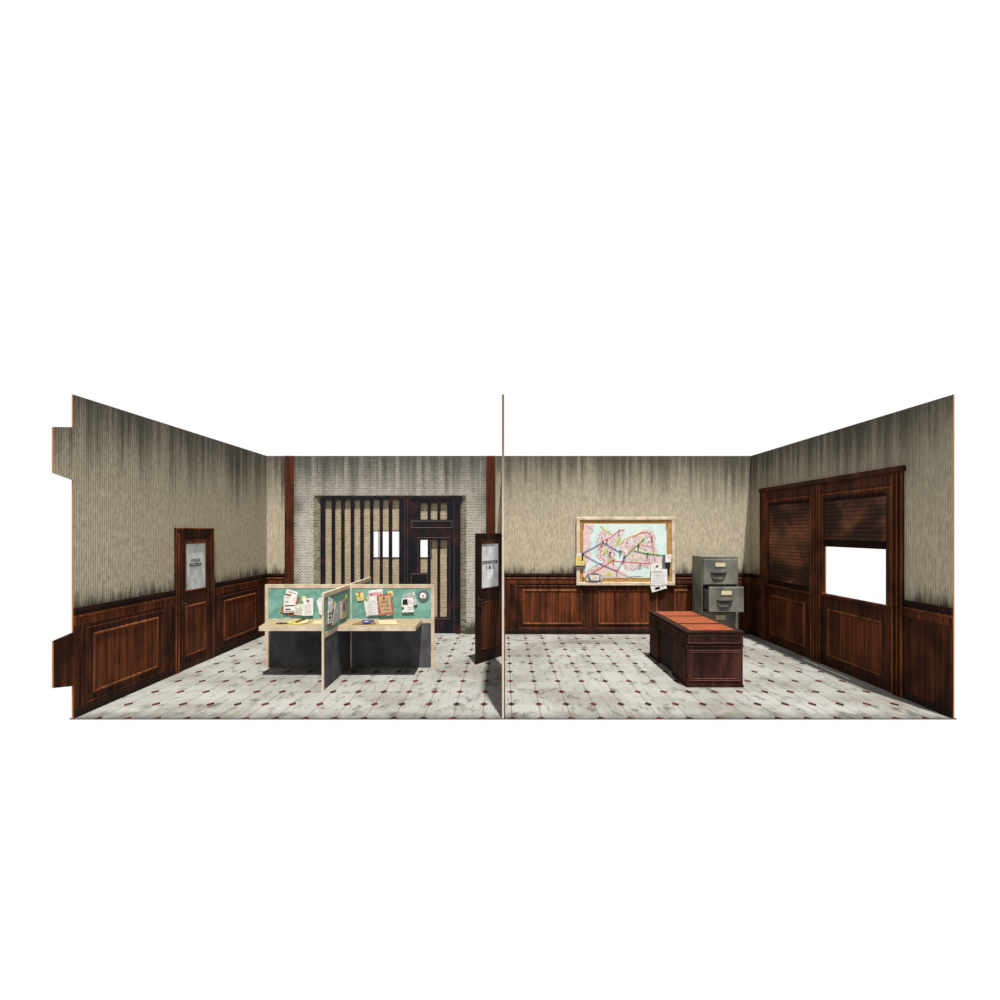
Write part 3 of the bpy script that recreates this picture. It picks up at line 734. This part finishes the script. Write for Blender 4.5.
# papers on the cross panel (front)
FC = lambda u, d, v: (u, PY-.045-d, v)
SC = FOC/(PY-.06)
cm = lambda px, py: ((px-CX)/SC, EYE-(py-CY)/SC)
A = lambda x, y: cm(275+x/20, 580+y/20)
GL = 'papers on the left front pinboard'
sheet_obj(FC, qd([(100,640),(370,738),(490,350),(235,260)], A), .005, rust_p, 'document', 'rust-brown sheet tilted behind others on the left pinboard', 'paper', GL)
sheet_obj(FC, qd([(170,520),(395,590),(460,240),(235,180)], A), .022, paper_w, 'document', 'white sheet tilted behind the left-board notice, its headed top showing', 'paper', GL,
          lines=[(.12,.85,.88,.07)], extra=[('rust_band', qd([(215,305),(330,330),(335,290),(222,268)], A), rust_p)])
sheet_obj(FC, qd([(180,655),(410,640),(425,325),(185,318)], A), .05, paper_w, 'notice_sheet', 'white notice with two bold black marks, leftmost on the left pinboard', 'notice', GL,
          lines=[(.08,.92,.42,.06),(.15,.60,.20,.07),(.1,.35,.66,.03),(.15,.9,.08,.03),(.1,.5,.9,.02)], linemat=ink)
sheet_obj(FC, qd([(385,690),(600,712),(570,470),(430,490)], A), .036, paper_c, 'document', 'cream sheet between the notice and the crested letter on the left board', 'paper', GL, lines=rows(6, .12, .6))
sheet_obj(FC, qd([(535,430),(615,425),(620,318),(538,322)], A), .04, yellow_p, 'sticky_note', 'yellow note above the crested letter on the left pinboard', 'note', GL)
sheet_obj(FC, qd([(565,715),(768,705),(772,360),(575,362)], A), .055, paper_w, 'letter', 'white letter with a round crest, right of centre on the left board', 'letter', GL,
          lines=rows(7, .08, .62), extra=[('round_crest', [A(665+38*math.cos(t), 415+32*math.sin(t)) for t in [2*math.pi*i/14 for i in range(14)]], grey_ink),
                                           ('crest_centre', [A(665+18*math.cos(t), 415+16*math.sin(t)) for t in [2*math.pi*i/10 for i in range(10)]], paper_w)])
sheet_obj(FC, qd([(890,690),(1020,680),(960,380),(830,405)], A), .01, paper_w, 'document', 'white sheet half hidden by the projecting panel, tilted outward', 'paper', GL)
sheet_obj(FC, qd([(915,700),(1060,700),(1060,355),(862,362)], A), .03, paper_w, 'document', 'white sheet half hidden by the projecting panel, standing upright', 'paper', GL)
Bq = lambda x, y: cm(350+x/20, 585+y/20)
GR = 'papers on the right front pinboard'
o = sheet_obj(FC, qd([(150,320),(285,305),(262,148),(100,165)], Bq), .01, yellow_p, 'sticky_note', 'curled yellow note with a red pin, left on the right pinboard', 'note', GR, lines=rows(3, .25, .65))
m = MB(FC); u, v = Bq(188, 155); m.tube([(u,.01,v),(u,.05,v),(u,.09,v)], .05, 10); m.build('push_pin', [red_m], o)
sheet_obj(FC, qd([(330,630),(600,600),(545,280),(275,320)], Bq), .008, paper_w, 'document', 'tilted white typed sheet lowest in the right-board stack', 'paper', GR)
hs = sheet_obj(FC, qd([(395,560),(690,530),(650,75),(375,115)], Bq), .024, paper_w, 'missing_notice', 'white MISSING notice behind the red-bordered document', 'notice', GR)
u, v = Bq(515, 175); text_mb(FC, 'MISSING', u, v, .72, .17, .038, .044, math.radians(7)).build('headline', [red_ink], hs)
sheet_obj(FC, qd([(360,610),(570,590),(550,270),(345,300)], Bq), .042, paper_w, 'document', 'white typed sheet in front of the MISSING notice', 'paper', GR, lines=rows(9, .08, .88, wd=.018))
sheet_obj(FC, qd([(330,285),(380,285),(382,232),(328,232)], Bq), .06, yellow_p, 'sticky_note', 'tiny yellow tab on the typed sheets of the right board', 'note', GR)
sheet_obj(FC, qd([(770,240),(862,225),(855,115),(755,122)], Bq), .03, yellow_p, 'sticky_note', 'yellow note behind the top corner of the red-bordered document', 'note', GR)
sheet_obj(FC, qd([(740,615),(880,590),(870,540),(730,560)], Bq), .05, paper_w, 'document', 'white sheet peeping from under the red-bordered document', 'paper', GR)
rb = sheet_obj(FC, qd([(580,612),(882,575),(830,162),(538,198)], Bq), .064, rust_p, 'bordered_document', 'brown document with a red border on the right pinboard', 'document', GR)
m = MB(FC); m.prism(qd([(625,570),(845,540),(800,200),(572,232)], Bq), .078, .084); m.build('inner_sheet', [tan_p], rb)
m = MB(FC)
for (p, q, wd) in (((610,425),(800,405),.035),((640,330),(770,318),.02),((640,360),(765,348),.02),((640,500),(790,485),.018)): m.stroke(Bq(*p), Bq(*q), wd, .084, .088)
m.prism([Bq(682+22*math.cos(t), 260+28*math.sin(t)) for t in [2*math.pi*i/10 for i in range(10)]], .084, .088); m.build('printed_lines', [desk_brown], rb)
Cq = lambda x, y: cm(390+x/22.22, 585+y/22.22)
sheet_obj(FC, qd([(530,480),(612,450),(550,160),(490,200)], Cq), .008, paper_g, 'news_clipping', 'grey clipping strip with a black corner, right of the newspaper page', 'clipping', GR,
          extra=[('black_corner', qd([(540,488),(612,462),(605,432),(530,455)], Cq), ink)])
sheet_obj(FC, qd([(280,330),(560,290),(550,148),(292,205)], Cq), .024, paper_g, 'news_clipping', 'tilted grey headline clipping above the newspaper page', 'clipping', GR, lines=[(.08,.9,.3,.05),(.08,.9,.5,.04),(.1,.9,.75,.04)])
sheet_obj(FC, qd([(270,610),(530,600),(505,290),(260,300)], Cq), .04, paper_w, 'newspaper_page', 'newspaper page with black photographs, right side of the right pinboard', 'newspaper', GR,
          lines=[(.5,.95,.30,.03),(.5,.95,.38,.03),(.5,.95,.2,.03),(.5,.9,.7,.03),(.55,.9,.82,.03)],
          extra=[('photograph', qd([(285,440),(400,435),(385,310),(290,320)], Cq), ink), ('small_photograph', qd([(272,548),(312,545),(305,480),(270,485)], Cq), ink)])
uc, vc = Cq(742, 235)
m = MB(FC); m.disc(uc, vc, .33, .005, .03, 26); o = m.build('round_badge', [slate]); tag(o, 'round grey badge with an orange centre at the right pinboard\'s top corner', 'badge', GR)
m = MB(FC); m.disc(uc-.02, vc-.01, .185, .03, .036, 22); m.prism([Cq(705,290),Cq(775,290),Cq(738,318)], .03, .036); m.build('badge_ring', [paper_w], o)
m = MB(FC); m.disc(uc-.02, vc-.01, .07, .036, .042, 16); m.build('badge_centre', [orange_d], o)

# papers on the projecting panel (right face)
FP = lambda u, d, v: (PXc+.045+d, u, v)
def Dq(x, y):
    px, py = 322+x/20, 590+y/20; s = (CX-px)/9.03
    return (FOC/s, EYE-(py-CY)/s)
GP = 'papers on the projecting pinboard'
sheet_obj(FP, qd([(120,700),(215,745),(255,400),(160,240)], Dq), .005, rust_p, 'document', 'rust-brown sheet lowest on the projecting pinboard', 'paper', GP)
sheet_obj(FP, qd([(150,420),(240,400),(245,190),(158,135)], Dq), .022, paper_w, 'document', 'white sheet topping the stack on the projecting pinboard', 'paper', GP)
sheet_obj(FP, qd([(135,685),(215,640),(225,240),(140,285)], Dq), .04, paper_w, 'notice_sheet', 'white notice with bold black marks on the projecting pinboard', 'notice', GP,
          lines=[(.1,.9,.48,.09),(.2,.7,.28,.12),(.1,.9,.12,.03)], linemat=ink)
sheet_obj(FP, qd([(262,370),(300,350),(303,235),(265,250)], Dq), .012, yellow_p, 'sticky_note', 'yellow note in the middle of the projecting pinboard', 'note', GP)
sheet_obj(FP, qd([(225,710),(350,630),(345,250),(285,290)], Dq), .026, paper_g, 'document', 'greyish written sheet in the middle of the projecting pinboard', 'paper', GP, lines=rows(7, .1, .6))
sheet_obj(FP, qd([(385,585),(430,570),(420,225),(380,240)], Dq), .008, paper_c, 'document', 'narrow cream sheet beside the tan folder on the projecting board', 'paper', GP)
sheet_obj(FP, qd([(420,580),(505,535),(500,165),(425,200)], Dq), .024, tan_p, 'document', 'tan sheet with a blue patch on the projecting pinboard', 'paper', GP,
          extra=[('blue_patch', qd([(438,405),(475,395),(478,262),(442,275)], Dq), blue_p)])
sheet_obj(FP, qd([(480,180),(515,165),(518,95),(482,105)], Dq), .042, yellow_p, 'sticky_note', 'yellow tab above the tan sheet on the projecting pinboard', 'note', GP)

# things lying on the worktops
FT = lambda u, d, v: (u, v, DH+.002+d)
def Tq(px, py):
    s = (py-CY)/(EYE-DH); return ((px-CX)/s, FOC/s)
A2 = lambda x, y: Tq(275+x/20, 580+y/20)
GW = 'papers lying on the left worktop'
sheet_obj(FT, qd([(250,895),(560,893),(720,805),(400,800)], A2), 0, desk_yellow, 'paper_folder', 'yellow folder lying on the left worktop', 'folder', GW, th=.03)
sheet_obj(FT, qd([(230,880),(330,885),(400,830),(290,830)], A2), .034, desk_green, 'document', 'lime-green sheet on the left end of the yellow folder', 'paper', GW)
sheet_obj(FT, qd([(470,885),(620,880),(700,825),(560,822)], A2), .034, desk_cream, 'document', 'pale sheet on the right end of the yellow folder', 'paper', GW)

sheet_obj(FT, qd([(740,880),(1040,880),(1040,815),(800,812)], A2), .0, desk_cream, 'document', 'pale cream sheet on the left worktop beside the projecting panel', 'paper', GW)
p0, p1 = A2(415, 868), A2(540, 828)
m = MB(FT); m.tube([(p0[0], .10, p0[1]), ((p0[0]+p1[0])/2, .10, (p0[1]+p1[1])/2), (p1[0], .10, p1[1])], .05, 8)
o = m.build('marker_pen', [desk_brown], smooth=False); tag(o, 'brown marker pen lying on the yellow folder', 'pen')
m = MB(FT); m.tube([(p1[0]-.1, .10, p1[1]-.01), (p1[0]+.12, .10, p1[1]+.12)], .056, 8); m.build('pen_cap', [black], o)
gl = empty('eyeglasses', (*A2(135, 880), DH), 'dark folded eyeglasses at the left end of the worktop', 'glasses')
for cxp in (95, 180):
    c = A2(cxp, 878); m = MB(FT)
    m.tube([(c[0]+.17*math.cos(t), .03, c[1]+.13*math.sin(t)) for t in [2*math.pi*i/12 for i in range(13)]], .025, 6); m.build('eye_rim', [black], gl)
a, b = A2(120, 878), A2(155, 878)
m = MB(FT); m.tube([(a[0],.03,a[1]),(b[0],.03,b[1])], .022, 6); m.build('bridge', [black], gl)
for cxp in (60, 215):
    a = A2(cxp, 878); m = MB(FT); m.tube([(a[0],.03,a[1]),(a[0]+.05,.03,a[1]+.3)], .022, 6); m.build('temple_arm', [black], gl)
B2 = lambda x, y: Tq(350+x/20, 585+y/20)
GW2 = 'papers lying on the right worktop'
sheet_obj(FT, qd([(40,795),(250,800),(330,735),(230,735)], B2), 0, desk_brown, 'paper_folder', 'pointed brown folder at the left of the right worktop', 'folder', GW2, th=.03)
sheet_obj(FT, qd([(400,795),(525,785),(480,722),(440,725)], B2), 0, desk_brown, 'paper_folder', 'brown folder corner right of the blue book', 'folder', GW2, th=.03)
bk = sheet_obj(FT, qd([(255,795),(390,790),(480,725),(240,728)], B2), .034, blue_p, 'blue_booklet', 'dark blue booklet on brown folders on the right worktop', 'book', th=.05)
m = MB(FT); m.prism(qd([(290,765),(350,764),(370,750),(292,751)], B2), .084, .088); m.build('cover_label', [grey_ink], bk)
sheet_obj(FT, qd([(590,795),(960,790),(900,710),(545,715)], B2), 0, desk_cream, 'paper_folder', 'cream folder lying open on the right worktop', 'folder', GW2, th=.03)

# ---------------------------------------------------------------- executive desk
DX0, DX1, DY0, DY1, DZ = 9.44, 12.44, 27.43, 34.45, 2.90
dk = empty('executive_desk', ((DX0+DX1)/2, (DY0+DY1)/2, 0), 'dark mahogany pedestal desk with orange leather top panels', 'desk')
m = MB(); m.box(DX0-.01, DX1+.02, DY0-.03, DY1+.01, DZ-.12, DZ)
tp = m.build('desk_top', [wood_dark], dk)
lx0, lx1 = DX0+.36, DX1-.30
for (y0, y1) in ((DY0+.35, DY0+2.05), (DY0+2.45, DY0+4.75), (DY0+5.10, DY0+6.75)):
    m = MB(); m.box(lx0, lx1, y0, y1, DZ, DZ+.015); m.build('leather_inlay', [leather], tp)
    
m = MB()
m.box(DX0+.03, DX1-.03, DY0+.03, DY1-.03, 2.13, DZ-.12); m.build('frieze', [wood_dark], dk)
# pedestals and kneehole
for (y0, y1) in ((DY0+.03, 29.75), (32.55, DY1-.03)):
    m = MB(); m.box(DX0+.05, DX1-.05, y0, y1, .12, 2.13); m.box(DX0+.02, DX1-.01, y0-.03, y1+.03, 0, .14)
    m.box(DX0, DX1, y0-.03, y1+.03, 2.08, 2.16)
    ped = m.build('pedestal', [wood_desk], dk)
    FW = lambda u, d, v: (DX0+.05-d, u, v)
    m = MB(FW); m.ring(y0+.25, y1-.25, .35, 1.92, .06, 0, .03); m.ring(y0+.36, y1-.36, .46, 1.80, .04, 0, .02); m.build('side_moulding', [desk_bead], ped)
    FE = lambda u, d, v: (DX1-.05+d, u, v)
    m = MB(FE); m.ring(y0+.25, y1-.25, .35, 1.92, .06, 0, .03); m.build('door_moulding', [desk_bead], ped)
m = MB(); m.box(DX0+.14, DX0+.22, 29.75, 32.55, .14, 2.13); m.build('kneehole_panel', [wood_dark], dk)
FS = lambda u, d, v: (u, DY0+.03-d, v)
m = MB(FS); m.box(DX0+.06, DX1-.06, 0, .015, .30, 2.0); ep = m.build('end_panel', [wood_desk], dk)
m = MB(FS); m.ring(9.62, 12.28, .33, 1.93, .05, .015, .02); m.ring(9.72, 12.18, .43, 1.83, .04, .015, .02); m.build('panel_moulding', [desk_bead], ep)
m = MB(FS); m.box(9.55, 12.35, 0, .02, 2.27, 2.70); ep = m.build('end_drawer_front', [wood_desk], dk)
m = MB(FS); m.ring(9.55, 12.35, 2.27, 2.70, .05, .02, .02); m.build('drawer_moulding', [desk_bead], ep)
FW = lambda u, d, v: (DX0+.03-d, u, v)
for (y0, y1) in ((27.55, 29.75), (29.9, 32.4), (32.6, DY1-.1)):
    m = MB(FW); m.box(y0, y1, 0, .02, 2.22, 2.70); dw = m.build('drawer', [wood_desk], dk)
    m = MB(FW); m.ring(y0, y1, 2.22, 2.70, .05, .02, .02); m.build('drawer_moulding', [desk_bead], dw)

# ---------------------------------------------------------------- filing cabinet
FX0, FX1, FY0, FY1, FZ = 14.57, 17.24, 38.97, 40.9, 6.22
fc = empty('filing_cabinet', ((FX0+FX1)/2, (FY0+FY1)/2, 0), 'grey steel three-drawer filing cabinet with its middle drawer pulled out', 'filing cabinet')
m = MB(); t = .06
m.box(FX0, FX0+t, FY0, FY1, 0, FZ); m.box(FX1-t, FX1, FY0, FY1, 0, FZ); m.box(FX0+t, FX1-t, FY1-t, FY1, 0, FZ)
m.box(FX0+t, FX1-t, FY0, FY1-t, FZ-.14, FZ); m.box(FX0+t, FX1-t, FY0, FY1-t, 0, .12)
for z in (2.17, 4.13): m.box(FX0+t, FX1-t, FY0+.02, FY1-t, z-.03, z+.03)
m.build('cabinet_body', [steel], fc)
def drawer(z0, z1, out):
    yf = FY0-.03-out
    FZf = lambda u, d, v: (u, yf-d, v)
    m = MB(FZf); m.bev(FX0+.10, FX1-.08, -.08, .03, z0, z1, .025); d = m.build('drawer', [steel], fc)
    m = MB(FZf)
    a, b = FX0+.16, FX1-.14
    ln = out+.1 if out > .3 else .3
    m.box(a, a+.04, -ln-.6, -.05, z0+.1, z1-.25); m.box(b-.04, b, -ln-.6, -.05, z0+.1, z1-.25); m.box(a, b, -ln-.6, -.05, z0+.06, z0+.1)
    m.build('drawer_box', [steel_dark], d)
    uc = FX0 + .10 + 1.25; 
    m = MB(FZf); m.frame(uc-.42, uc+.42, z1-.60, z1-.16, .05, .03, .06); m.build('label_holder', [steel], d)
    m = MB(FZf); m.box(uc-.37, uc+.37, .03, .04, z1-.55, z1-.21); m.build('label_card', [tagcard], d)
    zc = (z0+z1)/2 + .02
    m = MB(FZf)
    m.prism([(uc-.60, zc-.09), (uc+.38, zc-.09), (uc+.18, zc-.36), (uc-.48, zc-.36)], .03, .035)
    m.tube([(uc-.70, .03, zc-.04), (uc-.66, .09, zc-.07), (uc-.54, .12, zc-.28), (uc-.48, .13, zc-.34), (uc+.12, .13, zc-.34), (uc+.20, .12, zc-.28), (uc+.38, .09, zc-.07), (uc+.40, .03, zc-.04)], .042, 8)
    m.build('drawer_handle', [black], d)
drawer(4.18, 6.04, 0); drawer(2.31, 4.10, 1.06); drawer(.20, 2.12, 0)
m = MB(lambda u, d, v: (u, FY0-d, v)); m.disc(16.85, 6.13, .055, 0, .05, 12); m.build('lock', [chrome], fc)

# ---------------------------------------------------------------- light, world, camera
sun = bpy.data.lights.new('sun', 'SUN'); sun.energy = 10.5; sun.angle = math.radians(1.6); sun.color = (1.0, .985, .95)
so = bpy.data.objects.new('sun', sun); C.objects.link(so); so.location = (0, 0, 6)
so.rotation_euler = Vector((-.073, .29, -1)).to_track_quat('-Z', 'Y').to_euler()
wd = bpy.data.worlds.new('white_studio'); bpy.context.scene.world = wd; wd.use_nodes = True
bg = wd.node_tree.nodes['Background']; bg.inputs[0].default_value = (1, 1, 1, 1); bg.inputs[1].default_value = 1.0
cam = bpy.data.cameras.new('camera'); cam.sensor_width = 36; cam.lens = 36*FOC/1000
cam.shift_x = (500-CX)/1000; cam.shift_y = (CY-500)/1000; cam.clip_start = .05; cam.clip_end = 200
co = bpy.data.objects.new('camera', cam); C.objects.link(co); co.location = (0, 0, EYE*K)
co.rotation_euler = (math.radians(90), 0, 0)
sc = bpy.context.scene; sc.camera = co
sc.view_settings.view_transform = 'Standard'; sc.view_settings.look = 'None'
sc.view_settings.exposure = 0; sc.view_settings.gamma = 1; sc.view_settings.use_curve_mapping = False
